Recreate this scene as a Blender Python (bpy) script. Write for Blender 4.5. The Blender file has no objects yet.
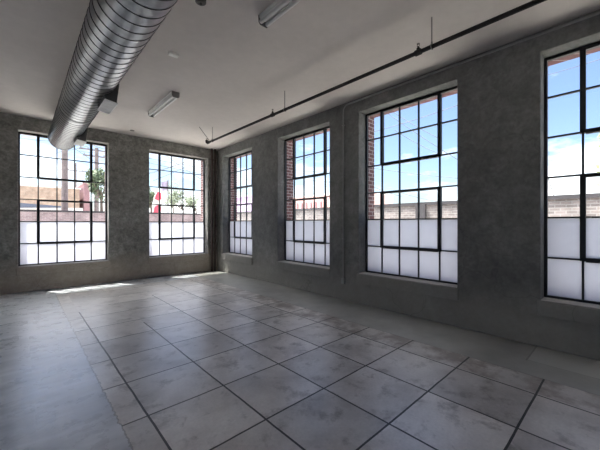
import bpy, bmesh, math, random
from mathutils import Vector, Matrix
random.seed(7)
sc = bpy.context.scene
C = sc.collection
PI = math.pi

# ------------------------------------------------------------------ camera
F = 304.0; CX = 300.0; HY = 223.3; CAMZ = 1.5
YAW = math.radians(42.65)
FW = (math.sin(YAW), math.cos(YAW)); RT = (math.cos(YAW), -math.sin(YAW))
cam = bpy.data.cameras.new('camera'); co = bpy.data.objects.new('camera', cam); C.objects.link(co)
co.location = (0, 0, CAMZ); co.rotation_euler = (PI/2, 0, -YAW)
cam.lens = 36*F/600; cam.sensor_width = 36; cam.shift_y = -(225-HY)/600
cam.clip_end = 500
sc.camera = co

def ray(px, py):
    u = (px-CX)/F; v = (HY-py)/F
    return Vector((FW[0]+u*RT[0], FW[1]+u*RT[1], v))
def onX(px, py, X): d = ray(px, py); t = X/d.x; return Vector((X, d.y*t, CAMZ+d.z*t))
def onY(px, py, Y): d = ray(px, py); t = Y/d.y; return Vector((d.x*t, Y, CAMZ+d.z*t))

# ------------------------------------------------------------------ room measures
XR = 4.636; YB = 8.946; H = 3.833; XL = -5.5; YF = -6.0
FXR = 4.885; FYB = 9.196; OUT = 0.27

# ------------------------------------------------------------------ materials
class NT:
    def __init__(s, name):
        s.m = bpy.data.materials.new(name); s.m.use_nodes = True
        s.t = s.m.node_tree; s.t.nodes.clear(); s.n = s.t.nodes
        s.out = s.n.new('ShaderNodeOutputMaterial')
    def new(s, typ, **kw):
        n = s.n.new(typ)
        for k, v in kw.items(): setattr(n, k, v)
        return n
    def link(s, a, b): s.t.links.new(a, b)
    def setin(s, node, key, val):
        if hasattr(val, 'is_output') or isinstance(val, bpy.types.NodeSocket): s.link(val, node.inputs[key])
        else: node.inputs[key].default_value = val
    def math(s, op, a, b=None, c=None, clamp=False):
        n = s.new('ShaderNodeMath', operation=op); n.use_clamp = clamp
        s.setin(n, 0, a)
        if b is not None: s.setin(n, 1, b)
        if c is not None: s.setin(n, 2, c)
        return n.outputs[0]
    def coords(s):
        return s.new('ShaderNodeTexCoord').outputs['Object']
    def noise(s, vec, scale, detail=4, rough=.55, dist=0.0):
        n = s.new('ShaderNodeTexNoise'); s.link(vec, n.inputs['Vector'])
        n.inputs['Scale'].default_value = scale; n.inputs['Detail'].default_value = detail
        n.inputs['Roughness'].default_value = rough; n.inputs['Distortion'].default_value = dist
        return n.outputs['Fac']
    def ramp(s, fac, stops):
        n = s.new('ShaderNodeValToRGB'); s.link(fac, n.inputs[0])
        e = n.color_ramp.elements
        while len(e) < len(stops): e.new(.5)
        for i, (p, c) in enumerate(stops):
            e[i].position = p; e[i].color = (c, c, c, 1) if not hasattr(c, '__len__') else (*c, 1)
        return n.outputs['Color']
    def mix(s, fac, a, b, typ='MIX'):
        n = s.new('ShaderNodeMix', data_type='RGBA', blend_type=typ)
        s.setin(n, 0, fac)
        for k, v in ((6, a), (7, b)):
            if isinstance(v, bpy.types.NodeSocket): s.link(v, n.inputs[k])
            else: n.inputs[k].default_value = (*v, 1)
        return n.outputs[2]
    def maprange(s, v, a, b, c=0.0, d=1.0):
        n = s.new('ShaderNodeMapRange'); n.clamp = True; s.setin(n, 0, v)
        n.inputs[1].default_value = a; n.inputs[2].default_value = b
        n.inputs[3].default_value = c; n.inputs[4].default_value = d
        return n.outputs[0]
    def bsdf(s, col=(.5,.5,.5), rough=.5, metal=0.0, bump=None, bumpstr=.3, bumpdist=.01, spec=.5):
        b = s.new('ShaderNodeBsdfPrincipled')
        if isinstance(col, bpy.types.NodeSocket): s.link(col, b.inputs['Base Color'])
        else: b.inputs['Base Color'].default_value = (*col, 1)
        s.setin(b, 'Roughness', rough); s.setin(b, 'Metallic', metal)
        b.inputs['Specular IOR Level'].default_value = spec
        if bump is not None:
            bn = s.new('ShaderNodeBump'); bn.inputs['Strength'].default_value = bumpstr
            bn.inputs['Distance'].default_value = bumpdist
            s.link(bump, bn.inputs['Height']); s.link(bn.outputs[0], b.inputs['Normal'])
        s.link(b.outputs[0], s.out.inputs[0]); return b

def simple(name, col, rough=.5, metal=0.0, vary=.12, scale=8, spec=.5):
    t = NT(name); v = t.coords(); n = t.noise(v, scale)
    lo = tuple(c*(1-vary) for c in col); hi = tuple(min(1, c*(1+vary)) for c in col)
    t.bsdf(t.ramp(n, [(.3, lo), (.7, hi)]), rough, metal, bump=n, bumpstr=.08, bumpdist=.005, spec=spec)
    return t.m

def concrete_wall(name, dark, light, warm, k=1.0):
    t = NT(name); v = t.coords()
    n1 = t.noise(v, .9, 6, .6, .4); n2 = t.noise(v, 4.5, 7, .62, .6); n3 = t.noise(v, 26, 5, .6)
    base = t.ramp(n1, [(.3, dark), (.7, light)])
    m2 = t.ramp(t.noise(v, 6.5, 8, .68, .3), [(.34, 1-.30*k), (.5, 1.0), (.66, 1+.28*k)])
    c = t.mix(1.0, base, m2, 'MULTIPLY')
    c = t.mix(1.0, c, t.ramp(n3, [(.3, 1-.22*k), (.7, 1+.2*k)]), 'MULTIPLY')
    # browner, patched band of plaster near the floor
    sep = t.new('ShaderNodeSeparateXYZ'); t.link(v, sep.inputs[0])
    zz = t.math('ADD', sep.outputs[2], t.math('MULTIPLY', n2, .5))
    w = t.maprange(zz, 1.05, .55)
    c = t.mix(t.math('MULTIPLY', w, .6), c, warm)
    # thin dark cracks
    vo = t.new('ShaderNodeTexVoronoi', feature='DISTANCE_TO_EDGE'); 
    dv = t.new('ShaderNodeVectorMath', operation='ADD'); t.link(v, dv.inputs[0])
    nn = t.new('ShaderNodeTexNoise'); nn.inputs['Scale'].default_value = 2.0; t.link(v, nn.inputs['Vector'])
    sc_ = t.new('ShaderNodeVectorMath', operation='SCALE'); sc_.inputs['Scale'].default_value = .8
    t.link(nn.outputs['Color'], sc_.inputs[0]); t.link(sc_.outputs[0], dv.inputs[1])
    t.link(dv.outputs[0], vo.inputs['Vector']); vo.inputs['Scale'].default_value = .55
    crack = t.maprange(vo.outputs['Distance'], 0.0, .005, .3, 0.0)
    c = t.mix(crack, c, tuple(x*.45 for x in dark))
    hgt = t.math('ADD', t.math('MULTIPLY', n2, .7), t.math('MULTIPLY', n3, .3))
    t.bsdf(c, .85, bump=hgt, bumpstr=.5, bumpdist=.02, spec=.25)
    return t.m

def brick(name, c1, c2, mortar, scale=1.0, rowh=.075, bw=.21):
    t = NT(name); v = t.coords()
    sep = t.new('ShaderNodeSeparateXYZ'); t.link(v, sep.inputs[0])
    com = t.new('ShaderNodeCombineXYZ')
    t.link(t.math('ADD', sep.outputs[0], sep.outputs[1]), com.inputs[0]); t.link(sep.outputs[2], com.inputs[1])
    b = t.new('ShaderNodeTexBrick'); t.link(com.outputs[0], b.inputs['Vector'])
    b.inputs['Scale'].default_value = scale; b.inputs['Brick Width'].default_value = bw
    b.inputs['Row Height'].default_value = rowh; b.inputs['Mortar Size'].default_value = .010
    b.inputs['Color1'].default_value = (*c1, 1); b.inputs['Color2'].default_value = (*c2, 1)
    b.inputs['Mortar'].default_value = (*mortar, 1)
    n = t.noise(v, 3, 5)
    c = t.mix(1.0, b.outputs['Color'], t.ramp(n, [(.3, .75), (.7, 1.2)]), 'MULTIPLY')
    t.bsdf(c, .9, bump=t.math('SUBTRACT', 1.0, b.outputs['Fac']), bumpstr=.6, bumpdist=.01, spec=.2)
    return t.m

M = {}
M['wall'] = concrete_wall('plaster_wall', (.20,.195,.18), (.34,.33,.305), (.40,.34,.28))
M['wall2'] = concrete_wall('grey_plaster_wall', (.15,.15,.148), (.26,.26,.252), (.34,.325,.30), .6)
M['apron'] = concrete_wall('apron_plaster', (.24,.235,.215), (.36,.35,.33), (.36,.30,.24))
M['brick'] = brick('red_brick', (.20,.10,.098), (.13,.07,.072), (.36,.31,.31))
M['pale_brick'] = brick('pale_brick', (.25,.215,.205), (.17,.15,.145), (.29,.27,.265))
M['rose_brick'] = brick('rose_brick', (.34,.255,.255), (.26,.19,.195), (.36,.31,.31))
M['coping'] = simple('dark_coping', (.05,.045,.05), .8)
M['steel'] = simple('black_painted_steel', (.012,.013,.015), .5, 0, .2)
M['pipe'] = simple('black_pipe', (.012,.009,.009), .7, .0, .3, 20)
M['brownpipe'] = simple('rust_brown_pipe', (.070,.045,.042), .6, .0, .3, 12)
M['rod'] = simple('dull_steel_rod', (.22,.21,.20), .5, .7)
M['conduit'] = simple('grey_painted_conduit', (.33,.33,.32), .6, .0)
M['sill'] = simple('sill_painted_sunlit', (.52,.50,.47), .8)  # pale tone stands in for sunlight falling on the sills
M['white'] = simple('white_enamel', (.86,.85,.82), .35)
M['grille'] = simple('white_grille', (.93,.92,.88), .45)
M['cap'] = simple('grey_end_cap', (.20,.19,.18), .5)
M['boxmetal'] = simple('dark_galvanised_box', (.08,.08,.08), .6, .2)
M['darkbox'] = simple('dark_box', (.05,.048,.045), .6)

# ceiling
t = NT('painted_ceiling'); v = t.coords(); n = t.noise(v, .5, 4); n2 = t.noise(v, 9, 4)
c = t.mix(1.0, t.ramp(n, [(.3, (.63,.58,.55)), (.7, (.69,.64,.605))]), t.ramp(n2, [(.3,.97),(.7,1.03)]), 'MULTIPLY')
t.bsdf(c, .8, bump=n2, bumpstr=.1, bumpdist=.01, spec=.2); M['ceiling'] = t.m

# lens of the fluorescent fixtures
t = NT('fixture_lens'); v = t.coords()
t.bsdf((.74,.73,.71), .3); M['lens'] = t.m

# galvanised spiral duct
t = NT('galvanised_duct'); v = t.coords()
sep = t.new('ShaderNodeSeparateXYZ'); t.link(v, sep.inputs[0])
mp = t.new('ShaderNodeMapping'); mp.inputs['Scale'].default_value = (1.2, 5, 1.2); t.link(v, mp.inputs[0])
n = t.noise(mp.outputs[0], 3.0, 5, .6); n2 = t.noise(v, 14, 4)
c = t.mix(n, (.30,.315,.325), (.40,.405,.415))
c = t.mix(1.0, c, t.ramp(n, [(.3,.9),(.7,1.06)]), 'MULTIPLY')
r = t.maprange(n, .3, .7, .28, .33)
wv = t.new('ShaderNodeTexWave', wave_type='BANDS', bands_direction='Y'); t.link(v, wv.inputs['Vector'])
wv.inputs['Scale'].default_value = 9.0; wv.inputs['Distortion'].default_value = 0.3
t.bsdf(c, r, 1.0, bump=t.math('ADD', t.math('MULTIPLY', wv.outputs['Fac'], .3), n), bumpstr=.0, bumpdist=.001); M['duct'] = t.m
M['seam'] = simple('duct_seam', (.05,.05,.052), .5, .5)

# clear window glass: transparent with a fresnel reflection
t = NT('clear_glass'); tr = t.new('ShaderNodeBsdfTransparent'); gl = t.new('ShaderNodeBsdfGlossy')
tr.inputs[0].default_value = (.96,.98,.975,1); gl.inputs['Roughness'].default_value = .02
lw = t.new('ShaderNodeLayerWeight'); lw.inputs[0].default_value = .5
fr = t.math('MULTIPLY_ADD', t.math('POWER', lw.outputs['Facing'], 5.0), .45, .02)
mx = t.new('ShaderNodeMixShader'); t.link(fr, mx.inputs[0]); t.link(tr.outputs[0], mx.inputs[1]); t.link(gl.outputs[0], mx.inputs[2])
t.link(mx.outputs[0], t.out.inputs[0]); M['glass'] = t.m
# frosted film
t = NT('frosted_film'); v = t.coords(); n = t.noise(v, 6, 3)
tl = t.new('ShaderNodeBsdfTranslucent'); df = t.new('ShaderNodeBsdfDiffuse')
t.link(t.ramp(n, [(.3, (.43,.44,.50)), (.7, (.46,.47,.53))]), tl.inputs[0]); df.inputs[0].default_value = (.55,.55,.58,1)
mx = t.new('ShaderNodeMixShader'); mx.inputs[0].default_value = .30
t.link(tl.outputs[0], mx.inputs[1]); t.link(df.outputs[0], mx.inputs[2]); t.link(mx.outputs[0], t.out.inputs[0]); M['film'] = t.m

# floor ----------------------------------------------------------
t = NT('scored_concrete_floor'); v = t.coords()
sep = t.new('ShaderNodeSeparateXYZ'); t.link(v, sep.inputs[0]); X, Y = sep.outputs[0], sep.outputs[1]
wob = t.noise(v, 1.6, 3); wob2 = t.noise(v, 12, 4, .7)
wv_ = t.math('MULTIPLY', t.math('SUBTRACT', wob, .5), .02)
Xw = t.math('ADD', X, wv_); Yw = t.math('ADD', Y, wv_)
Xe = t.math('ADD', X, t.math('MULTIPLY', t.math('SUBTRACT', wob2, .5), .07))
TX, TY = .648, .662; X0, Y0 = .735, 1.885
def gt(a, b): return t.math('GREATER_THAN', a, b)
def lt(a, b): return t.math('LESS_THAN', a, b)
def AND(*a):
    r = a[0]
    for b in a[1:]: r = t.math('MULTIPLY', r, b)
    return r
def OR(*a):
    r = a[0]
    for b in a[1:]: r = t.math('MAXIMUM', r, b)
    return r
def band(val, w):   # distance to nearest multiple -> line mask, w may be a socket
    fr_ = t.math('FRACT', val); d = t.math('MINIMUM', fr_, t.math('SUBTRACT', 1.0, fr_))
    return lt(d, w)
gx = t.math('DIVIDE', t.math('SUBTRACT', Xw, X0), TX)
gy = t.math('DIVIDE', t.math('SUBTRACT', Yw, Y0), TY)
tile = AND(gt(Xe, .55), lt(Xe, 3.71), lt(Y, 8.15))
lx = AND(band(gx, .0125), gt(X, .70), lt(X, 3.4), OR(AND(lt(X, 1.0), lt(Y, 6.32)), lt(Y, 5.0), AND(gt(X, 1.7), lt(Y, 6.75)), AND(gt(X, 2.3), lt(Y, 7.9))))
ly = AND(band(gy, t.maprange(X, 0.0, 5.0, .0115, .0125)), tile, lt(Y, 6.2))
ly2 = AND(band(gy, .010), tile, gt(X, 1.2), lt(Y, 8.0))
edge1 = AND(lt(t.math('ABSOLUTE', t.math('SUBTRACT', Xe, .55)), .006), lt(Y, 8.3))
edge2 = lt(t.math('ABSOLUTE', t.math('SUBTRACT', Xw, 3.71)), .006)
lines = OR(lx, ly, ly2)
soft = OR(edge1, edge2)
# tile tone
fx = t.math('FLOOR', gx); fy = t.math('FLOOR', gy)
cm = t.new('ShaderNodeCombineXYZ'); t.link(fx, cm.inputs[0]); t.link(fy, cm.inputs[1])
wn = t.new('ShaderNodeTexWhiteNoise'); t.link(cm.outputs[0], wn.inputs['Vector'])
off = t.new('ShaderNodeVectorMath', operation='ADD'); t.link(v, off.inputs[0])
so = t.new('ShaderNodeVectorMath', operation='SCALE'); so.inputs['Scale'].default_value = 3.0
t.link(wn.outputs['Color'], so.inputs[0]); t.link(so.outputs[0], off.inputs[1])
b1 = t.noise(off.outputs[0], 2.2, 6, .6, .3); b2 = t.noise(off.outputs[0], 5.5, 6, .68, .15); b3 = t.noise(v, 45, 3)
tc = t.ramp(b1, [(.30, (.46,.42,.39)), (.5, (.66,.62,.59)), (.70, (.80,.77,.74))])
tc = t.mix(1.0, tc, t.ramp(wn.outputs['Value'], [(0, .80), (1, 1.14)]), 'MULTIPLY')
blot = t.maprange(b2, .53, .68, 0, .62)
tc = t.mix(blot, tc, (.16,.13,.11))
tc = t.mix(1.0, tc, t.ramp(b3, [(.3,.92),(.7,1.06)]), 'MULTIPLY')
# brown stained strip next to the gutter
strip = AND(gt(X, 3.35), lt(X, 3.71)); st = t.maprange(t.noise(v, 3.2, 5, .6), .44, .60, 0, .75)
tc = t.mix(AND(strip, st), tc, (.15,.09,.07))
# smooth troweled concrete
mp = t.new('ShaderNodeMapping'); mp.inputs['Scale'].default_value = (.6, 2.2, 1); mp.inputs['Rotation'].default_value = (0,0,.25); t.link(v, mp.inputs[0])
s1 = t.noise(mp.outputs[0], 1.5, 5, .55, .25); s2 = t.noise(mp.outputs[0], 6, 3, .5, 0)
scol = t.ramp(s1, [(.30, (.40,.425,.455)), (.70, (.78,.80,.84))])
scol = t.mix(1.0, scol, t.ramp(s2, [(.3,.93),(.7,1.06)]), 'MULTIPLY')
# gutter along the right wall
g1 = t.noise(v, 2.5, 5); gcol = t.ramp(g1, [(.3, (.25,.25,.24)), (.7, (.40,.40,.38))])
patch = AND(gt(Xw, 4.10), lt(Yw, .77)); gcol = t.mix(patch, gcol, (.45,.45,.43))
pl = OR(AND(lt(t.math('ABSOLUTE', t.math('SUBTRACT', Yw, .77)), .008), gt(X, 4.08)), AND(lt(t.math('ABSOLUTE', t.math('SUBTRACT', Xw, 4.10)), .004), lt(Y, .77)))
gcol = t.mix(t.math('MULTIPLY', pl, .6), gcol, (.06,.06,.055))
col = t.mix(gt(Xe, 3.71), scol, gcol)
col = t.mix(tile, col, tc)
col = t.mix(lines, col, (.012,.011,.010))
col = t.mix(t.math('MULTIPLY', soft, .55), col, (.06,.058,.055))
rg = t.math('ADD', t.maprange(b2, .3, .7, .23, .36), t.math('ADD', t.math('MULTIPLY', tile, .06), t.math('ADD', t.math('MULTIPLY', gt(Xe, 3.71), .10), t.math('MULTIPLY', lines, .5))))
hgt = t.math('SUBTRACT', t.math('ADD', t.math('MULTIPLY', b1, .25), t.math('MULTIPLY', s2, .15)), t.math('MULTIPLY', lines, 1.0))
t.bsdf(col, rg, bump=hgt, bumpstr=.22, bumpdist=.010, spec=.85); cb = [n_ for n_ in t.n if n_.type == 'BSDF_PRINCIPLED'][0]; cb.inputs['Coat Weight'].default_value = .7; cb.inputs['Coat Roughness'].default_value = .30; cb.inputs['Coat IOR'].default_value = 1.5; M['floor'] = t.m

M['asphalt'] = simple('yard_concrete', (.55,.53,.50), .9, 0, .12, 1.5)
M['tan'] = brick('tan_block', (.47,.35,.27), (.42,.31,.24), (.47,.39,.32), 1.0, .30, .9)
M['maroon'] = simple('maroon_render', (.30,.17,.18), .8)
M['pink'] = simple('pink_render', (.68,.42,.38), .8)
M['slate'] = simple('slate_metal_roof', (.12,.14,.19), .6)
M['offwhite'] = simple('offwhite_render', (.70,.66,.62), .8)
M['lilac'] = simple('lilac_render', (.42,.30,.46), .8)
M['flag'] = simple('faded_flag', (.42,.36,.46), .8)
M['wood'] = simple('weathered_pole_wood', (.19,.155,.15), .9, 0, .25, 5)
M['wire'] = simple('grey_cable', (.10,.10,.11), .7)
M['red'] = simple('red_panel', (.62,.07,.11), .6)
M['bark'] = simple('bark', (.13,.10,.08), .9)
M['leaf'] = simple('green_leaf', (.12,.16,.085), .7, 0, .4, 3)
M['paleleaf'] = simple('pale_leaf', (.24,.28,.12), .7, 0, .3, 3)
M['greyleaf'] = simple('grey_green_leaf', (.20,.23,.15), .7, 0, .4, 3)

# ------------------------------------------------------------------ mesh helpers
def box(bm, x0, x1, y0, y1, z0, z1):
    vs = [bm.verts.new(p) for p in ((x0,y0,z0),(x1,y0,z0),(x1,y1,z0),(x0,y1,z0),(x0,y0,z1),(x1,y0,z1),(x1,y1,z1),(x0,y1,z1))]
    for f in ((0,3,2,1),(4,5,6,7),(0,1,5,4),(1,2,6,5),(2,3,7,6),(3,0,4,7)): bm.faces.new([vs[i] for i in f])
def tube(bm, pts, r, n=12, cap=True, radii=None):
    pts = [Vector(p) for p in pts]; rings = []; prev = None
    for i, p in enumerate(pts):
        d = (pts[min(i+1, len(pts)-1)]-pts[max(i-1, 0)]).normalized()
        if prev is None: a = d.orthogonal().normalized()
        else: a = (prev-d*prev.dot(d)).normalized()
        prev = a; b = d.cross(a); rr = radii[i] if radii else r
        rings.append([bm.verts.new(p+(a*math.cos(2*PI*k/n)+b*math.sin(2*PI*k/n))*rr) for k in range(n)])
    for A, B in zip(rings, rings[1:]):
        for k in range(n): bm.faces.new((A[k], A[(k+1)%n], B[(k+1)%n], B[k]))
    if cap: bm.faces.new(rings[0][::-1]); bm.faces.new(rings[-1])
def prism(bm, prof, fn0, fn1):
    A = [bm.verts.new(fn0(*p)) for p in prof]; B = [bm.verts.new(fn1(*p)) for p in prof]; n = len(prof)
    for k in range(n): bm.faces.new((A[k], A[(k+1)%n], B[(k+1)%n], B[k]))
    bm.faces.new(A[::-1]); bm.faces.new(B)
def obj(name, bm, mat, parent=None, smooth=False, bevel=0, loc=None):
    bmesh.ops.recalc_face_normals(bm, faces=bm.faces[:])
    me = bpy.data.meshes.new(name); bm.to_mesh(me); bm.free()
    o = bpy.data.objects.new(name, me); C.objects.link(o); me.materials.append(mat)
    if smooth:
        for p in me.polygons: p.use_smooth = True
        try: me.set_sharp_from_angle(angle=math.radians(40))
        except Exception: pass
    if bevel:
        b = o.modifiers.new('bevel', 'BEVEL'); b.width = bevel; b.segments = 2; b.limit_method = 'ANGLE'
    if loc is not None:      # meshes are written in world coordinates: move the origin
        me.transform(Matrix.Translation(-Vector(loc))); o.location = loc
    if parent:
        o.parent = parent; o.location = o.location-parent.location
        if loc is None: pass
    return o
def tag(o, label=None, cat=None, group=None, kind=None):
    for k, v in (('label', label), ('category', cat), ('group', group), ('kind', kind)):
        if v: o[k] = v
    return o
def thing(name, loc, label=None, cat=None, group=None, kind=None):
    o = bpy.data.objects.new(name, None); C.objects.link(o); o.location = loc
    o.empty_display_size = .1
    return tag(o, label, cat, group, kind)
def copy_tree(o, parent=None, world=None):
    c = o.copy(); C.objects.link(c); c.parent = parent
    if world is not None: c.location = world
    for ch in [x for x in bpy.data.objects if x.parent == o]: copy_tree(ch, c)
    return c
B = bmesh.new

# ------------------------------------------------------------------ shell
def wall(name, axis, t0, t1, u0, u1, z0, z1, holes, mat, parent=None, label=None):
    """slab with rectangular holes; axis 'X' = plane of constant X, u runs along Y"""
    us = sorted({u0, u1, *[h[0] for h in holes], *[h[1] for h in holes]})
    zs = sorted({z0, z1, *[h[2] for h in holes], *[h[3] for h in holes]})
    def hole(i, j):
        if i < 0 or j < 0 or i >= len(us)-1 or j >= len(zs)-1: return None
        uc = (us[i]+us[i+1])/2; zc = (zs[j]+zs[j+1])/2
        return any(h[0] < uc < h[1] and h[2] < zc < h[3] for h in holes)
    bm = B(); V = {}
    def vert(i, j, s):
        k = (i, j, s)
        if k not in V:
            tt = t1 if s else t0
            V[k] = bm.verts.new((tt, us[i], zs[j]) if axis == 'X' else (us[i], tt, zs[j]))
        return V[k]
    for i in range(len(us)-1):
        for j in range(len(zs)-1):
            if hole(i, j): continue
            for s in (0, 1): bm.faces.new([vert(i,j,s), vert(i+1,j,s), vert(i+1,j+1,s), vert(i,j+1,s)])
            for (di, dj, a, b) in ((-1,0,(i,j),(i,j+1)), (1,0,(i+1,j),(i+1,j+1)), (0,-1,(i,j),(i+1,j)), (0,1,(i,j+1),(i+1,j+1))):
                if hole(i+di, j+dj) in (None, True):
                    bm.faces.new([vert(*a,0), vert(*b,0), vert(*b,1), vert(*a,1)])
    o = obj(name, bm, mat, parent, bevel=.012)
    if parent is None: tag(o, label, 'wall', kind='structure')
    return o

ZR0, ZR1 = .567, 3.577      # right-hand windows
ZB0, ZB1 = .548, 3.530      # back windows
R_OPEN = [(-1.06, .735), (1.69, 3.422), (4.15, 5.84), (6.96, 8.59)]
R_HID = [(-3.9, -2.1)]
B_OPEN = [(-.03, 1.655), (2.615, 4.320)]
B_HID = [(-3.3, -1.6)]
rh = [(a, b, ZR0, ZR1) for a, b in R_OPEN+R_HID]
bh = [(a, b, ZB0, ZB1) for a, b in B_OPEN+B_HID]
wr = wall('wall_right', 'X', XR, FXR+.02, YF, YB+.0, 0, H, rh, M['wall2'], label='grey plastered concrete wall with four tall windows along the right side')
wb = wall('wall_back', 'Y', YB, FYB+.02, XL, FXR+.02, 0, H, bh, M['wall'], label='brown-grey plastered concrete wall with two tall windows at the far end')
wall('brick_facing', 'X', FXR+.021, FXR+OUT, YF, FYB+OUT, -.3, H+.6, rh, M['brick'], parent=wr)
wall('brick_facing', 'Y', FYB+.021, FYB+OUT, XL, FXR+.021, -.3, H+.6, bh, M['brick'], parent=wb)
lh = [(-4.5, -2.7, .56, 3.55), (-1.0, .8, .56, 3.55)]  # openings in the unseen left wall, added to bring in more light
wl = wall('wall_left', 'X', XL-.25, XL, YF, YB, 0, H, lh, M['wall'], label='plastered concrete wall on the left side, out of the photo')
wall('wall_front', 'Y', YF-.25, YF, XL-.25, FXR, 0, H, [], M['wall'], label='plastered concrete wall behind the viewer')

bm = B(); box(bm, XL-.25, FXR+OUT, YF-.25, FYB+OUT, -.25, 0)
tag(obj('floor', bm, M['floor']), 'worn grey concrete floor with scored square joints', 'floor', kind='structure')
bm = B(); box(bm, XL-.25, FXR+.02, YF-.25, FYB+.02, H, H+.3)
tag(obj('ceiling', bm, M['ceiling']), 'flat beige painted ceiling', 'ceiling', kind='structure')

# plaster aprons below the sills and reveal shoulders
def apron_x(a, b):
    bm = B(); box(bm, XR-.028, XR+.0, a-.02, b+.03, .385, ZR0-.004); return bm
def apron_y(a, b):
    bm = B(); box(bm, a-.03, b+.03, YB-.028, YB, .375, ZB0-.004); return bm

# ------------------------------------------------------------------ windows
def make_window(name, axis, plane, a, b, z0, z1, label):
    """steel sash window 5 x 6 panes; u from a (left in view for back wall) to b"""
    sgn = 1
    def bx(bm, u0, u1, zz0, zz1, d0, d1):
        if axis == 'X': box(bm, plane+d0, plane+d1, u0, u1, zz0, zz1)
        else: box(bm, u0, u1, plane+d0, plane+d1, zz0, zz1)
    mid = (a+b)/2
    base = (plane, mid, z0) if axis == 'X' else (mid, plane, z0)
    w = thing(name, base, label, 'window', kind='structure')
    e = .001; a += e; b -= e; z0 += e; z1 -= e
    cw = (b-a)/5; rh_ = (z1-z0)/6
    U = [a+cw*i for i in range(6)]; Z = [z0+rh_*i for i in range(7)]
    fr = .032
    bm = B()
    bx(bm, a, a+fr, z0, z1, -.03, .018); bx(bm, b-fr, b, z0, z1, -.03, .018)
    bx(bm, a+fr, b-fr, z0, z0+fr, -.03, .018); bx(bm, a+fr, b-fr, z1-fr*1.2, z1, -.03, .018)
    obj('window_frame', bm, M['steel'], w, loc=base)
    # slender glazing bars
    bm = B(); h = .0105
    def vbar(u, za, zb): bx(bm, u-h, u+h, za, zb, -.018, .016)
    def hbar(z, ua, ub): bx(bm, ua, ub, z-h, z+h, -.017, .015)
    for i in (1, 2, 3, 4):
        if i in (1, 4):
            for za, zb in ((z0+fr, Z[1]), (Z[3], Z[4])): vbar(U[i], za, zb)
        else: vbar(U[i], z0+fr, Z[1]); vbar(U[i], Z[3], Z[4])
    for j in (1, 2, 3, 4, 5):
        if j == 3: hbar(Z[3], a+fr, b-fr)
        else: hbar(Z[j], a+fr, U[1]); hbar(Z[j], U[4], b-fr)
    obj('glazing_bars', bm, M['steel'], w, loc=base)
    # two hopper sashes of heavier section with their own bars
    s = .026
    for (za, zb, sn) in ((Z[4], z1-fr*1.2, 'upper'), (Z[1], Z[3], 'lower')):
        bm = B(); dz0, dz1 = -.034, .022
        bx(bm, U[1]-s, U[1]+s, za-s*.6, zb, dz0, dz1); bx(bm, U[4]-s, U[4]+s, za-s*.6, zb, dz0, dz1)
        bx(bm, U[1]+s, U[4]-s, za-s, za+s, dz0, dz1)
        bx(bm, U[1]+s, U[4]-s, zb-(s*1.3 if sn == 'lower' else .012), zb, dz0, dz1)
        so_ = obj('hopper_sash', bm, M['steel'], w, loc=base)
        bm = B()
        for i in (2, 3): vbar(U[i], za, zb-.004)
        zm = Z[5] if sn == 'upper' else Z[2]
        hbar(zm, U[1]+s, U[4]-s)
        gb = obj('glazing_bars', bm, M['steel'], w, loc=base); gb.parent = so_; gb.location = (0,0,0)
        if sn == 'lower':
            bm = B(); bx(bm, U[4]-.075 if axis == 'X' else U[1]-.012, U[4]-.02 if axis == 'X' else U[1]+.02, Z[2]-.012, Z[2]+.012, -.05, -.034)
            lt_ = obj('latch', bm, M['rod'], w, loc=base); lt_.parent = so_; lt_.location = (0,0,0)
    bm = B(); bx(bm, a+fr*.5, b-fr*.5, Z[2], z1-fr*.5, -.002, .002)
    obj('clear_glass', bm, M['glass'], w, loc=base)
    bm = B(); bx(bm, a+fr*.5, b-fr*.5, z0+fr*.5, Z[2], -.002, .002)
    g = obj('glass', bm, M['glass'], w, loc=base)
    bm = B()
    if axis == 'X': q = [(plane-.004, a+fr*.5, z0+fr*.5), (plane-.004, b-fr*.5, z0+fr*.5), (plane-.004, b-fr*.5, Z[2]), (plane-.004, a+fr*.5, Z[2])]
    else: q = [(a+fr*.5, plane-.004, z0+fr*.5), (b-fr*.5, plane-.004, z0+fr*.5), (b-fr*.5, plane-.004, Z[2]), (a+fr*.5, plane-.004, Z[2])]
    bm.faces.new([bm.verts.new(p) for p in q])
    tag(obj('frosted_film', bm, M['film'], w, loc=base), 'milky frosted film on the two lowest rows of panes')
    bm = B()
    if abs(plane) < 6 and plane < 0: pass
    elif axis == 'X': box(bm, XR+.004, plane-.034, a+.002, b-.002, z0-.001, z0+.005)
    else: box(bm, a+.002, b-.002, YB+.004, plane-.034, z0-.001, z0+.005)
    if len(bm.verts): tag(obj('window_sill', bm, M['sill'], w, loc=base), 'plaster sill with sunlight painted into its pale tone')
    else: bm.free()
    return w
descr = {0: 'nearest window, cut by the right edge of the photo, tree outside', 1: 'large window right of the vertical conduit, grey-pink wall outside',
         2: 'window just left of the vertical conduit, red brick reveal outside', 3: 'narrow-looking window on the right wall next to the corner pipes'}
for i, (a, b) in enumerate(R_OPEN):
    w = make_window('window_%d' % (i+1), 'X', FXR, a, b, ZR0, ZR1, descr[i])
    obj('window_apron', apron_x(a, b), M['wall2'], w, bevel=.008, loc=tuple(w.location))
descb = {0: 'window at the far end below the round duct', 1: 'window at the far end with a red sign outside, left of the corner'}
for i, (a, b) in enumerate(B_OPEN):
    w = make_window('window_%d' % (i+5), 'Y', FYB, a, b, ZB0, ZB1, descb[i])
    obj('window_apron', apron_y(a, b), M['wall'], w, bevel=.008, loc=tuple(w.location))
make_window('window_7', 'X', FXR, *R_HID[0], ZR0, ZR1, 'steel window on the right wall behind the viewer')
make_window('window_8', 'Y', FYB, *B_HID[0], ZB0, ZB1, 'steel window at the far end, left of the photo')
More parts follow.
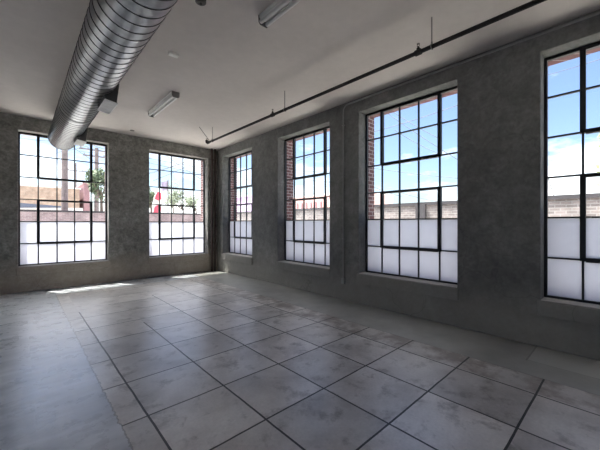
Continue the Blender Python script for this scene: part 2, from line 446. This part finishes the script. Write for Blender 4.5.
for k, h_ in enumerate(lh): make_window('window_%d' % (9+k), 'X', XL-.12, *h_, 'unseen steel window added for light on the left wall, out of the photo, number %s from the front' % ('one', 'two')[k])

# ------------------------------------------------------------------ spiral duct
DX, DZ, DR = .70, CAMZ+1.895, .25
Y0d, Y1d = -3.0, 8.60
d = thing('spiral_duct', (DX, 0, DZ), 'large round galvanised spiral duct running under the ceiling to the far window', 'duct')
def dp(ang, y, r=DR): return (DX+r*math.sin(ang), y, DZ-r*math.cos(ang))
def duct_piece(y0, y1, step, r=DR, n=64):
    bm = B(); ys = []; y = y0
    while y < y1-1e-6: ys.append(y); y += step
    ys.append(y1); rings = [[bm.verts.new(dp(2*PI*k/n, yy, r)) for k in range(n)] for yy in ys]
    for A_, B_ in zip(rings, rings[1:]):
        for k in range(n): bm.faces.new((A_[k], A_[(k+1)%n], B_[(k+1)%n], B_[k]))
    return bm, rings
bm, rings = duct_piece(Y0d, 6.14, .5); bm.faces.new(rings[0]); obj('duct_section', bm, M['duct'], d, smooth=True, loc=tuple(d.location))
bm, rings = duct_piece(6.14, Y1d, .5); bm.faces.new(rings[-1]); tag(obj('duct_section', bm, M['duct'], d, smooth=True, loc=tuple(d.location)), 'far end section beyond the joint, closed by a cap')
def helix(y0, y1, pitch, r):
    bm = B(); n = 40; tot = int((y1-y0)/pitch*n); prof = [(-.005, -.002), (-.003, .0045), (.003, .0045), (.005, -.002)]
    prev = None
    for i in range(tot+1):
        ang = -2*PI*i/n; yy = y0+pitch*i/n
        ring = [bm.verts.new(dp(ang, yy+p[0], r+p[1])) for p in prof]
        if prev:
            for k in range(3): bm.faces.new((prev[k], prev[k+1], ring[k+1], ring[k]))
        prev = ring
    return bm
obj('spiral_seam', helix(Y0d+.02, 6.10, .137, DR), M['seam'], d, smooth=True, loc=tuple(d.location))
obj('spiral_seam', helix(6.18, Y1d-.02, .120, DR), M['seam'], d, smooth=True, loc=tuple(d.location))
def ring_band(y0, y1, r):
    bm = B(); n = 64; pr = [(y0, DR-.002), (y0, r), (y1, r), (y1, DR-.002)]
    R_ = [[bm.verts.new(dp(2*PI*k/n, yy, rr)) for k in range(n)] for yy, rr in pr]
    for A_, B_ in zip(R_, R_[1:]):
        for k in range(n): bm.faces.new((A_[k], A_[(k+1)%n], B_[(k+1)%n], B_[k]))
    return bm
obj('joint_collar', ring_band(6.115, 6.165, DR+.007), M['duct'], d, smooth=True, loc=tuple(d.location))
obj('end_collar', ring_band(Y1d-.03, Y1d+.01, DR+.007), M['duct'], d, smooth=True, loc=tuple(d.location))
for yy in (.6, 4.0, 7.6):
    bm = B(); tube(bm, [(DX, yy, DZ+DR-.01), (DX, yy, H)], .006, 8)
    obj('hanger_rod', bm, M['rod'], d, loc=tuple(d.location))
# side registers
def register(y0, y1):
    bm = B(); prof = [(.800, CAMZ+1.70), (.930, CAMZ+1.915), (.975, CAMZ+1.855), (.943, CAMZ+1.592), (.818, CAMZ+1.612)]
    prism(bm, prof, lambda x, z: (x, y0, z), lambda x, z: (x, y1, z))
    bo = obj('register_box', bm, M['boxmetal'], d, loc=tuple(d.location))
    bm = B()
    def P(s, y, off): # along the slanted bottom, s 0..1
        x = .806+s*(.955-.806); z = CAMZ+1.614+s*(1.590-1.614)-off
        return (x, y, z)
    def slab(s0, s1, ya, yb, o0, o1):
        vs = [bm.verts.new(P(s, y, o)) for o in (o0, o1) for s, y in ((s0,ya),(s1,ya),(s1,yb),(s0,yb))]
        for f in ((0,1,2,3),(7,6,5,4),(0,4,5,1),(1,5,6,2),(2,6,7,3),(3,7,4,0)): bm.faces.new([vs[i] for i in f])
    slab(0, 1, y0-.012, y0+.02, 0, .014); slab(0, 1, y1-.02, y1+.012, 0, .014)
    slab(0, .12, y0+.02, y1-.02, 0, .014); slab(.88, 1, y0+.02, y1-.02, 0, .014)
    slab(.12, .88, y0+.02, y1-.02, -.002, .004)
    k = y0+.035
    while k < y1-.03: slab(.12, .88, k, k+.012, .004, .012); k += .022
    obj('grille', bm, M['grille'], d, loc=tuple(d.location)).parent = bo
    for ch in [x for x in bpy.data.objects if x.parent == bo]: ch.location = (0,0,0)
register(4.61, 5.10); register(7.19, 7.66)

# ------------------------------------------------------------------ fluorescent fixtures
def fixture(x, y0, y1, label):
    z = H; base = (x, (y0+y1)/2, z)
    f = thing('ceiling_light', base, label, 'light fixture', 'long ceiling light fixtures')
    bm = B(); prof = [(-.062, 0), (.062, 0), (.062, -.030), (.050, -.048), (-.050, -.048), (-.062, -.030)]
    prism(bm, prof, lambda a, b: (x+a, y0+.012, z+b), lambda a, b: (x+a, y1-.012, z+b))
    obj('housing', bm, M['white'], f, loc=base)
    for q_ in (-.040, .040):
        bm = B(); tube(bm, [(x+q_, y0+.012, z-.072), (x+q_, y1-.012, z-.072)], .022, 16)
        obj('fluorescent_tube', bm, M['lens'], f, smooth=True, loc=base)
    for ya, yb in ((y0, y0+.014), (y1-.014, y1)):
        bm = B(); pr = [(-.068, 0), (.068, 0), (.068, -.075), (.045, -.105), (-.045, -.105), (-.068, -.075)]
        prism(bm, pr, lambda a, b: (x+a, ya, z+b), lambda a, b: (x+a, yb, z+b))
        obj('end_cap', bm, M['cap'], f, bevel=.004, loc=base)
fixture(2.03, 5.45, 6.80, 'long ceiling light fixture farther from the viewer, between duct and sprinkler pipe')
fixture(2.03, 1.30, 2.82, 'nearest long ceiling light fixture, cut by the top edge of the photo')

# small ceiling devices
dv_ = thing('emergency_light', (1.55, 4.25, H), 'small white rectangular unit on the ceiling between duct and light fixtures', 'ceiling unit')
bm = B(); box(bm, 1.485, 1.615, 4.215, 4.285, H-.035, H+.002); obj('housing', bm, M['white'], dv_, bevel=.008, loc=(1.55,4.25,H))
for xx in (1.515, 1.585):
    bm = B(); box(bm, xx-.024, xx+.024, 4.23, 4.27, H-.040, H-.034); obj('lens', bm, M['white'], dv_, loc=(1.55,4.25,H))
jb = thing('junction_box', (1.385, 3.03, H), 'dark round junction box on the ceiling at the top edge of the photo', 'junction box')
bm = B(); tube(bm, [(1.385,3.03,H+.002), (1.385,3.03,H-.03), (1.385,3.03,H-.045)], .05, 24, radii=[.055,.055,.03]); obj('box', bm, M['darkbox'], jb, loc=tuple(jb.location))
bm = B(); tube(bm, [(1.385,3.03,H-.044), (1.385,3.03,H-.06)], .012, 10); obj('stem', bm, M['darkbox'], jb, loc=tuple(jb.location))
bm = B(); tube(bm, [(2.07,8.46,H), (2.07,8.46,H-.012), (2.07,8.46,H-.02)], .05, 20, radii=[.05,.05,.02])
tag(obj('ceiling_plate', bm, M['cap']), 'tiny round blank plate on the ceiling near the far wall', 'ceiling plate')

# ------------------------------------------------------------------ sprinkler pipe
PX, PZ, PR = 3.43, CAMZ+2.0, .024
sp = thing('sprinkler_pipe', (PX, 0, PZ), 'black sprinkler pipe hung below the ceiling along the right wall', 'sprinkler pipe')
L = tuple(sp.location)
bm = B(); tube(bm, [(PX, -5.5, PZ), (PX, 7.07, PZ)], PR, 20); obj('pipe', bm, M['pipe'], sp, smooth=True, loc=L)
bm = B(); tube(bm, [(PX, 7.03, PZ), (PX, 7.11, PZ), (PX, 7.15, PZ+.02), (PX, 7.16, PZ+.07)], .034, 18); obj('elbow_fitting', bm, M['pipe'], sp, smooth=True, loc=L)
def head(y, fit=True):
    if fit:
        bm = B(); tube(bm, [(PX, y-.035, PZ), (PX, y+.035, PZ)], .034, 18); tube(bm, [(PX, y, PZ), (PX, y, PZ+.05)], .020, 14)
        obj('tee_fitting', bm, M['pipe'], sp, smooth=True, loc=L)
    z = PZ+(.05 if fit else .065)
    bm = B(); tube(bm, [(PX, y, z), (PX, y, z+.02)], .012, 12)
    for s in (-1, 1): tube(bm, [(PX, y+s*.010, z+.018), (PX, y+s*.016, z+.035), (PX, y, z+.052)], .0035, 8)
    hd = obj('sprinkler_head', bm, M['brownpipe'], sp, smooth=True, loc=L)
    bm = B(); tube(bm, [(PX, y, z+.050), (PX, y, z+.054)], .018, 16)
    q = obj('deflector', bm, M['rod'], sp, loc=L); q.parent = hd; q.location = (0,0,0)
head(1.68); head(4.47); head(7.16, False); head(-1.1)
for y in (-1.2, 1.52, 4.12, 6.86):
    bm = B(); tube(bm, [(PX, y, PZ+.03), (PX, y, H)], .006, 8)
    r_ = obj('hanger_rod', bm, M['rod'], sp, loc=L)
    bm = B()
    pts = [(PX+.030*math.cos(a_), y, PZ+.030*math.sin(a_)) for a_ in [PI/2+2*PI*k/20 for k in range(21)]]
    tube(bm, pts, .0055, 6); tube(bm, [(PX, y, PZ+.025), (PX, y, PZ+.055)], .010, 8)
    q = obj('pipe_clamp', bm, M['rod'], sp, loc=L); q.parent = r_; q.location = (0,0,0)
bm = B(); tube(bm, [(3.19, 7.06, H), (PX-.01, 7.0, PZ+.03)], .007, 8); obj('sway_brace', bm, M['rod'], sp, loc=L)

# ------------------------------------------------------------------ corner pipes
def riser(px, r, label):
    x = onY(px, 250, YB-.075).x
    p_ = thing('standpipe', (x, YB-.075, 0), label, 'pipe')
    bm = B(); tube(bm, [(x, YB-.075, 0), (x, YB-.075, H)], r, 18); obj('pipe', bm, M['brownpipe'], p_, smooth=True, loc=tuple(p_.location))
    for z in (.9, 2.3, 3.5):
        bm = B(); box(bm, x-r-.008, x+r+.008, YB-.078, YB, z-.012, z+.012); obj('pipe_bracket', bm, M['brownpipe'], p_, loc=tuple(p_.location))
riser(211.9, .034, 'left one of the two dark brown vertical pipes in the far corner')
riser(214.9, .030, 'right one of the two dark brown vertical pipes in the far corner')

# ------------------------------------------------------------------ conduit on the right wall
cy = onX(343.3, 200, XR-.02).y; ctop = H-.052
cd = thing('wall_conduit', (XR-.016, cy, .39), 'thin grey conduit running up the right wall and along its top', 'conduit')
pts = [(XR-.016, cy, .43), (XR-.016, cy, ctop-.12)]
for k in range(1, 7):
    a_ = k/6*PI/2; pts.append((XR-.016, cy-.12*(1-math.cos(a_)), ctop-.12+.12*math.sin(a_)))
pts.append((XR-.016, YF+.02, ctop))
bm = B(); tube(bm, pts, .015, 12); obj('conduit_tube', bm, M['conduit'], cd, smooth=True, loc=tuple(cd.location))
bm = B(); box(bm, XR-.045, XR, cy-.035, cy+.035, .33, .44); bo = obj('outlet_box', bm, M['conduit'], cd, bevel=.006, loc=tuple(cd.location))
for z in (1.2, 2.4, 3.4):
    bm = B(); box(bm, XR-.030, XR, cy-.026, cy+.026, z-.010, z+.010); obj('strap', bm, M['conduit'], cd, loc=tuple(cd.location))

# ------------------------------------------------------------------ outside
GZ = -.30
bm = B(); box(bm, -60, 80, -60, 90, GZ-.3, GZ-.0)
g = obj('ground', bm, M['asphalt']); tag(g, 'pale concrete yard outside the windows', 'ground', kind='structure')
# ground must not fill the room: floor slab sits on it
EZ = CAMZ+.68
def bwall(name, x0, x1, y0, y1, z1, mat, label, posts=()):
    base = ((x0+x1)/2, (y0+y1)/2, GZ); w_ = thing(name, base, label, 'boundary wall')
    bm = B(); box(bm, x0, x1, y0, y1, GZ, z1-.10); obj('brickwork', bm, mat, w_, loc=base)
    bm = B(); box(bm, x0-.04, x1+.04, y0-.04, y1+.04, z1-.10, z1); obj('coping', bm, M['coping'], w_, loc=base)
    for p in posts:
        bm = B(); box(bm, x0-.09, x0-.045, p-.16, p+.16, GZ, z1-.06); obj('pier', bm, M['coping'], w_, loc=base)
py_ = onX(420, 210, 9.5).y
bwall('boundary_wall', 9.6, 9.85, -14, 17.5, EZ, M['pale_brick'], 'low pale grey-pink brick wall with dark coping outside the right-hand windows', (py_,))
bwall('boundary_wall', -14, 9.3, 19.6, 19.85, EZ-.02, M['rose_brick'], 'low rose brick wall with dark coping outside the far windows')

def building(name, x0, x1, y0, y1, z1, mat, label, roof=None, wins=()):
    base = ((x0+x1)/2, (y0+y1)/2, GZ); b_ = thing(name, base, label, 'building')
    bm = B(); box(bm, x0, x1, y0, y1, GZ, z1); obj('walls', bm, mat, b_, loc=base)
    bm = B(); box(bm, x0-.1, x1+.1, y0-.1, y1+.1, z1, z1+.12); obj('roof_edge', bm, roof or mat, b_, loc=base)
    for (a_, c_, za, zb, ax) in wins:
        bm = B()
        if ax == 'Y': box(bm, a_, c_, y0-.03, y0+.02, za, zb)
        else: box(bm, x0-.03, x0+.02, a_, c_, za, zb)
        obj('window', bm, M['slate'], b_, loc=base)
    return b_
# tan block building seen through the left window
A = onY(8, 184, 34); Bp = onY(79.5, 187, 34); zt = onY(50, 186.5, 34).z
building('warehouse', A.x-8, Bp.x, 34, 42, zt-.1, M['tan'], 'tan block building beyond the wall, seen through the window below the duct', M['offwhite'])
A = onY(81.5, 184, 33.5); Bp = onY(88.5, 184, 33.5)
building('maroon_building', A.x+.2, Bp.x+.1, 33.5, 40, A.z, M['maroon'], 'narrow maroon building end beside the tan one', M['maroon'])
# low shed with slate sloping roof in front of the tan building
s0 = onY(12, 202.5, 26); s1 = onY(56, 207.6, 26)
sh = thing('shed', ((s0.x+s1.x)/2, 27, GZ), 'low white shed with a slate-blue sloping roof behind the rose wall', 'shed')
bm = B(); box(bm, s0.x-2, s1.x+1.5, 26.2, 29, GZ, s1.z+.02); obj('walls', bm, M['offwhite'], sh, loc=tuple(sh.location))
bm = B(); prism(bm, [(s0.x-2, s0.z+.15), (s1.x+.3, s1.z+.1), (s1.x+.3, s1.z), (s0.x-2, s0.z-.38)], lambda x, z: (x, 25.9, z), lambda x, z: (x, 29.3, z)); obj('roof', bm, M['slate'], sh, loc=tuple(sh.location))
# long low building, seen behind the right boundary wall
p0 = onX(292, 196, 24); p1 = onX(336, 194, 24)
bb = building('low_building', 24, 30, p1.y-3, p0.y+3, p0.z-.25, M['pink'], 'low pink building with dark red posts, seen through the window left of the conduit', M['offwhite'])
yy = p1.y-1
for k in range(12):
    bm = B(); box(bm, 23.85, 23.97, yy, yy+.22, GZ, p0.z-.9); obj('post', bm, M['maroon'], bb, loc=tuple(bb.location)); yy += .75
p0 = onX(238, 198, 21); p1 = onX(253, 198, 21)
building('lilac_building', 21, 23.6, p1.y-1.5, p0.y+6, p0.z, M['lilac'], 'low lilac building seen through the window next to the corner', M['lilac'])
# red and white roadside sign and a flag
q0 = onY(157.5, 192, 25)
rs = thing('roadside_sign', (q0.x, 25, GZ), 'red and white leaning sign shape outside the far right window of the end wall', 'sign')
def P25(px, py): return onY(px, py, 25)
def panel(name, pts, mat, th=.12):
    bm = B(); prism(bm, [(P25(*p).x, P25(*p).z) for p in pts], lambda x, z: (x, 25, z), lambda x, z: (x, 25+th, z)); return obj(name, bm, mat, rs, loc=tuple(rs.location))
panel('upright', [(157,191.5),(160.5,192),(162,200),(161,213),(152.5,213),(154.5,204),(154,198)], M['offwhite'], .10)
bm = B()
for pts in ([(155.5,195),(157.5,192),(160.8,193),(161.5,199),(158,200.5),(154.8,199)], [(154.5,207),(159,204.5),(161,208),(160.5,213),(153.3,213)]):
    prism(bm, [(P25(*p).x, P25(*p).z) for p in pts], lambda x, z: (x, 24.93, z), lambda x, z: (x, 24.99, z))
obj('red_panels', bm, M['red'], rs, loc=tuple(rs.location))
fp = onY(168, 181, 27); fb = onY(161, 190, 27)
fl = thing('flagpole', (fp.x, 27, GZ), 'flagpole with a lilac-grey flag beyond the rose wall', 'flagpole')
bm = B(); tube(bm, [(fp.x, 27, GZ), (fp.x, 27, fp.z+.1)], .05, 10); obj('pole', bm, M['cap'], fl, loc=tuple(fl.location))
bm = B(); n_ = 12
for s in range(n_):
    pass
g0 = []; 
for i in range(13):
    x_ = fp.x+(fb.x-fp.x)*i/12; y_ = 27+.08*math.sin(i*.9)
    g0.append([bm.verts.new((x_, y_+dy, z_)) for z_ in (fb.z-.0-(.10*i/12), fp.z-.12*i/12) for dy in (0, .02)])
for a_, b_ in zip(g0, g0[1:]):
    for (i, j) in ((0,2),(1,3),(0,1),(2,3)): bm.faces.new((a_[i], a_[j], b_[j], b_[i]))
obj('flag', bm, M['flag'], fl, loc=tuple(fl.location))

# utility poles
def upole(px, Y, ytop, r, arms, label):
    b_ = onY(px, 210, Y); top = onY(px, ytop, Y).z
    p_ = thing('utility_pole', (b_.x, Y, GZ), label, 'utility pole')
    bm = B(); tube(bm, [(b_.x, Y, GZ), (b_.x, Y, top)], r, 14, radii=[r, r*.8]); obj('pole', bm, M['wood'], p_, smooth=True, loc=tuple(p_.location))
    for (py, w_) in arms:
        z = onY(px, py, Y).z
        bm = B(); box(bm, b_.x-w_, b_.x+w_, Y-r-.1, Y-r, z-.06, z+.06); a_ = obj('crossarm', bm, M['wood'], p_, loc=tuple(p_.location))
        for s in (-.9, -.5, .5, .9):
            bm = B(); tube(bm, [(b_.x+s*w_, Y-r-.05, z+.06), (b_.x+s*w_, Y-r-.05, z+.22)], .04, 8)
            q = obj('insulator', bm, M['cap'], p_, loc=tuple(p_.location)); q.parent = a_; q.location = (0,0,0)
upole(64.7, 21.5, 60, .165, ((100, 1.2),), 'thick weathered utility pole rising just below the end of the duct')
upole(96.6, 34, 148, .20, ((151, 1.4), (157, 1.1)), 'distant utility pole with crossarms at the right side of the window below the duct')
upole(75.5, 52, 163, .16, ((171, 1.6),), 'thin distant utility pole with one crossarm, left of the tree')

def wire(plane, pa, pb, sag=.25, ext=.35, r=.018, where='far'):
    on = onX if plane[0] == 'X' else onY
    a_ = on(*pa, plane[1]); b_ = on(*pb, plane[1]); dd = b_-a_
    A_ = a_-dd*ext; B_ = b_+dd*ext
    pts = []
    for i in range(17):
        s = i/16; p = A_.lerp(B_, s); p.z -= 0
        p.z -= sag*(1-(2*s-1)**2)-sag*(1-(2*((ext)/(1+2*ext))-1)**2)
        pts.append(p)
    bm = B(); tube(bm, pts, r, 6)
    c_ = pts[8]; o = obj('utility_wire', bm, M['wire'], loc=tuple(c_))
    tag(o, *( ('thin overhead wire crossing the sky outside the far windows', 'wire', 'overhead wires beyond the far windows') if where == 'far'
             else ('thin overhead wire crossing the sky outside the right-hand windows', 'wire', 'overhead wires beyond the right-hand windows')))
YW = ('Y', 28); XW = ('X', 15)
for pa, pb in (((148,158),(203,168)), ((148,174.3),(182.6,163)), ((160,170),(193,159)), ((165,176),(200,160)), ((150,163),(203,174)), ((175,162),(204,181)),
               ((19,137.8),(51,141)), ((88,143),(106,149.5)), ((86,152),(106,153)), ((70,150),(106,141)), ((66,142),(92,160))):
    YW = ('Y', YW[1]+.35); wire(YW, pa, pb, .1, .3, .022)
for pa, pb in (((373,132),(455.5,106)), ((387,113),(455,158)), ((393,112),(436,137)), ((399,133),(437,153)), ((371,185.5),(398,195.5)), ((399,192),(436,201)),
               ((303,178.6),(328.6,182)), ((300,160),(329,147)), ((295,170),(329,172)), ((373,168),(455,178))):
    XW = ('X', XW[1]+.3); wire(XW, pa, pb, .08, .12, .016, 'right')
wire(('X', 13), (549.8,74.4), (600,59.3), .02, .3, .009, 'right')
wire(('X', 11), (547.5,176), (553.5,195), 0, .1, .010, 'right')

# trees
def tree(name, c, rad, n, leaf, mat, label, trunk_r=.14, group=None, dens=.5):
    base = (c.x, c.y, GZ); t_ = thing(name, base, label, 'tree', group)
    bm = B()
    tube(bm, [(c.x, c.y, GZ), (c.x+.05, c.y, (GZ+c.z)/2), (c.x, c.y, c.z)], trunk_r, 8, radii=[trunk_r, trunk_r*.8, trunk_r*.4])
    br = []
    for k in range(7):
        a_ = random.uniform(0, 2*PI); e_ = random.uniform(.1, 1.1); L_ = random.uniform(.5, .9)
        tip = Vector((c.x+math.cos(a_)*math.cos(e_)*rad[0]*L_, c.y+math.sin(a_)*math.cos(e_)*rad[1]*L_, c.z+math.sin(e_)*rad[2]*L_)); br.append(tip)
        tube(bm, [(c.x, c.y, c.z-rad[2]*.6), tip], .05, 6, radii=[trunk_r*.4, .015])
    obj('trunk', bm, M['bark'], t_, loc=base)
    bm = B()
    cl = [(Vector((c.x, c.y, c.z)), 1.0)]+[(b_, .5) for b_ in br]
    for k in range(n):
        cc, s = random.choice(cl); s *= dens*1.5
        while True:
            q = Vector((random.uniform(-1,1), random.uniform(-1,1), random.uniform(-1,1)))
            if q.length < 1: break
        p = cc+Vector((q.x*rad[0]*s, q.y*rad[1]*s, q.z*rad[2]*s))
        a_ = Vector((random.gauss(0,1), random.gauss(0,1), random.gauss(0,1))).normalized(); b_ = a_.orthogonal().normalized()
        l = leaf*random.uniform(.6, 1.3)
        bm.faces.new([bm.verts.new(p+a_*l), bm.verts.new(p+b_*l*.5), bm.verts.new(p-a_*l), bm.verts.new(p-b_*l*.5)])
    obj('foliage', bm, mat, t_, loc=base)
c = onY(101, 187, 27.5); tree('tree', c, (1.0,1.0,1.7), 1500, .13, M['leaf'], 'green tree at the right side of the window below the duct')
c = onY(151, 200, 28); tree('tree', c, (.9,.9,1.1), 900, .12, M['leaf'], 'dark green tree left of the red and white sign')
c = onY(183, 203, 36); tree('tree', c, (2.6,1.2,1.5), 1300, .13, M['greyleaf'], 'grey-green bushy tree right of the red and white sign')
c = onY(173, 197, 40); tree('tree', c, (1.0,1.0,2.6), 350, .12, M['greyleaf'], 'sparse tall tree just behind the red and white sign')
c = onY(196, 206, 33); tree('tree', c, (1.5,1.0,.9), 700, .12, M['greyleaf'], 'low shrubby tree at the right end of the rose wall')
c = onX(624, 172, 14.5); tree('tree', c, (.9,.9,1.5), 1500, .10, M['paleleaf'], 'pale yellow-green tree outside the nearest window')

# ------------------------------------------------------------------ light
sd = Vector((.20, -.345, -1)).normalized()
sun = bpy.data.lights.new('sun', 'SUN'); so = bpy.data.objects.new('sun', sun); C.objects.link(so)
sun.energy = 7.0; sun.angle = math.radians(.53); sun.color = (1, .95, .87)
so.rotation_euler = sd.to_track_quat('-Z', 'Y').to_euler()
so.location = (0, 20, 30)

w = bpy.data.worlds.new('sky'); sc.world = w; w.use_nodes = True
nt = w.node_tree; nt.nodes.clear(); N = nt.nodes.new; Lk = nt.links.new
out = N('ShaderNodeOutputWorld'); bg = N('ShaderNodeBackground'); Lk(bg.outputs[0], out.inputs[0])
sky = N('ShaderNodeTexSky'); sky.sky_type = 'NISHITA'; sky.sun_disc = False
sky.sun_elevation = math.radians(68); sky.sun_rotation = math.atan2(-sd.x, -sd.y)
sky.air_density = 1.0; sky.dust_density = 1.5; sky.ozone_density = 1.5; sky.altitude = 0
tc = N('ShaderNodeTexCoord'); mp = N('ShaderNodeMapping'); mp.inputs['Scale'].default_value = (1, 1, 3.2); Lk(tc.outputs['Generated'], mp.inputs[0])
no = N('ShaderNodeTexNoise'); no.inputs['Scale'].default_value = 3.4; no.inputs['Detail'].default_value = 7; no.inputs['Roughness'].default_value = .6; Lk(mp.outputs[0], no.inputs['Vector'])
sx = N('ShaderNodeSeparateXYZ'); Lk(tc.outputs['Generated'], sx.inputs[0])
# haze and cloud bank low in the sky
mr = N('ShaderNodeMapRange'); mr.inputs[1].default_value = .02; mr.inputs[2].default_value = .30; mr.inputs[3].default_value = .16; mr.inputs[4].default_value = -.06; Lk(sx.outputs[2], mr.inputs[0])
ad = N('ShaderNodeMath'); ad.operation = 'ADD'; Lk(no.outputs['Fac'], ad.inputs[0]); Lk(mr.outputs[0], ad.inputs[1])
cr = N('ShaderNodeMapRange'); cr.inputs[1].default_value = .55; cr.inputs[2].default_value = .80; Lk(ad.outputs[0], cr.inputs[0])
mx = N('ShaderNodeMix'); mx.data_type = 'RGBA'; Lk(cr.outputs[0], mx.inputs[0])
SKY = .120
sk = N('ShaderNodeVectorMath'); sk.operation = 'SCALE'; sk.inputs['Scale'].default_value = SKY*1.0; tn = N('ShaderNodeVectorMath'); tn.operation = 'MULTIPLY'; Lk(sky.outputs[0], tn.inputs[0]); tn.inputs[1].default_value = (1.0, 1.01, 1.12); Lk(tn.outputs[0], sk.inputs[0])
Lk(sk.outputs[0], mx.inputs[6]); mx.inputs[7].default_value = (1.25, 1.27, 1.3, 1)

# broad bright glow added around the sun, above the view, to light the room
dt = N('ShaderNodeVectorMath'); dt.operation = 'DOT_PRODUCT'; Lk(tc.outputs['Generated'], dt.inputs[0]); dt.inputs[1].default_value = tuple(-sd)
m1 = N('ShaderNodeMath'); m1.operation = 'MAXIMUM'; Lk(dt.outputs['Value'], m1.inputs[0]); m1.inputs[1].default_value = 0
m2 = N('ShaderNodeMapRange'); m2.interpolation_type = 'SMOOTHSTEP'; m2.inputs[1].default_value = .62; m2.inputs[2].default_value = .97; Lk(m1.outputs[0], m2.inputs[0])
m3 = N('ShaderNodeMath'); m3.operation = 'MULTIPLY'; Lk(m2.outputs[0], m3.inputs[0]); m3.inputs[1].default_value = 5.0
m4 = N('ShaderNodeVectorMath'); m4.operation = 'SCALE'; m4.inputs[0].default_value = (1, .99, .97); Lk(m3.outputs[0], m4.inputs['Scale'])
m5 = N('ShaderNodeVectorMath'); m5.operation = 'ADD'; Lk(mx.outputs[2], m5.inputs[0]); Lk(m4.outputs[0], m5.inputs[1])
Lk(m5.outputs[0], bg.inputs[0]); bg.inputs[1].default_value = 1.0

sc.view_settings.view_transform = 'Standard'; sc.view_settings.look = 'None'
sc.view_settings.gamma = 1.0; sc.view_settings.use_curve_mapping = False
sc.view_settings.exposure = 1.25
cy_ = sc.cycles; cy_.max_bounces = 10; cy_.diffuse_bounces = 7; cy_.glossy_bounces = 4; cy_.transparent_max_bounces = 16; cy_.transmission_bounces = 6
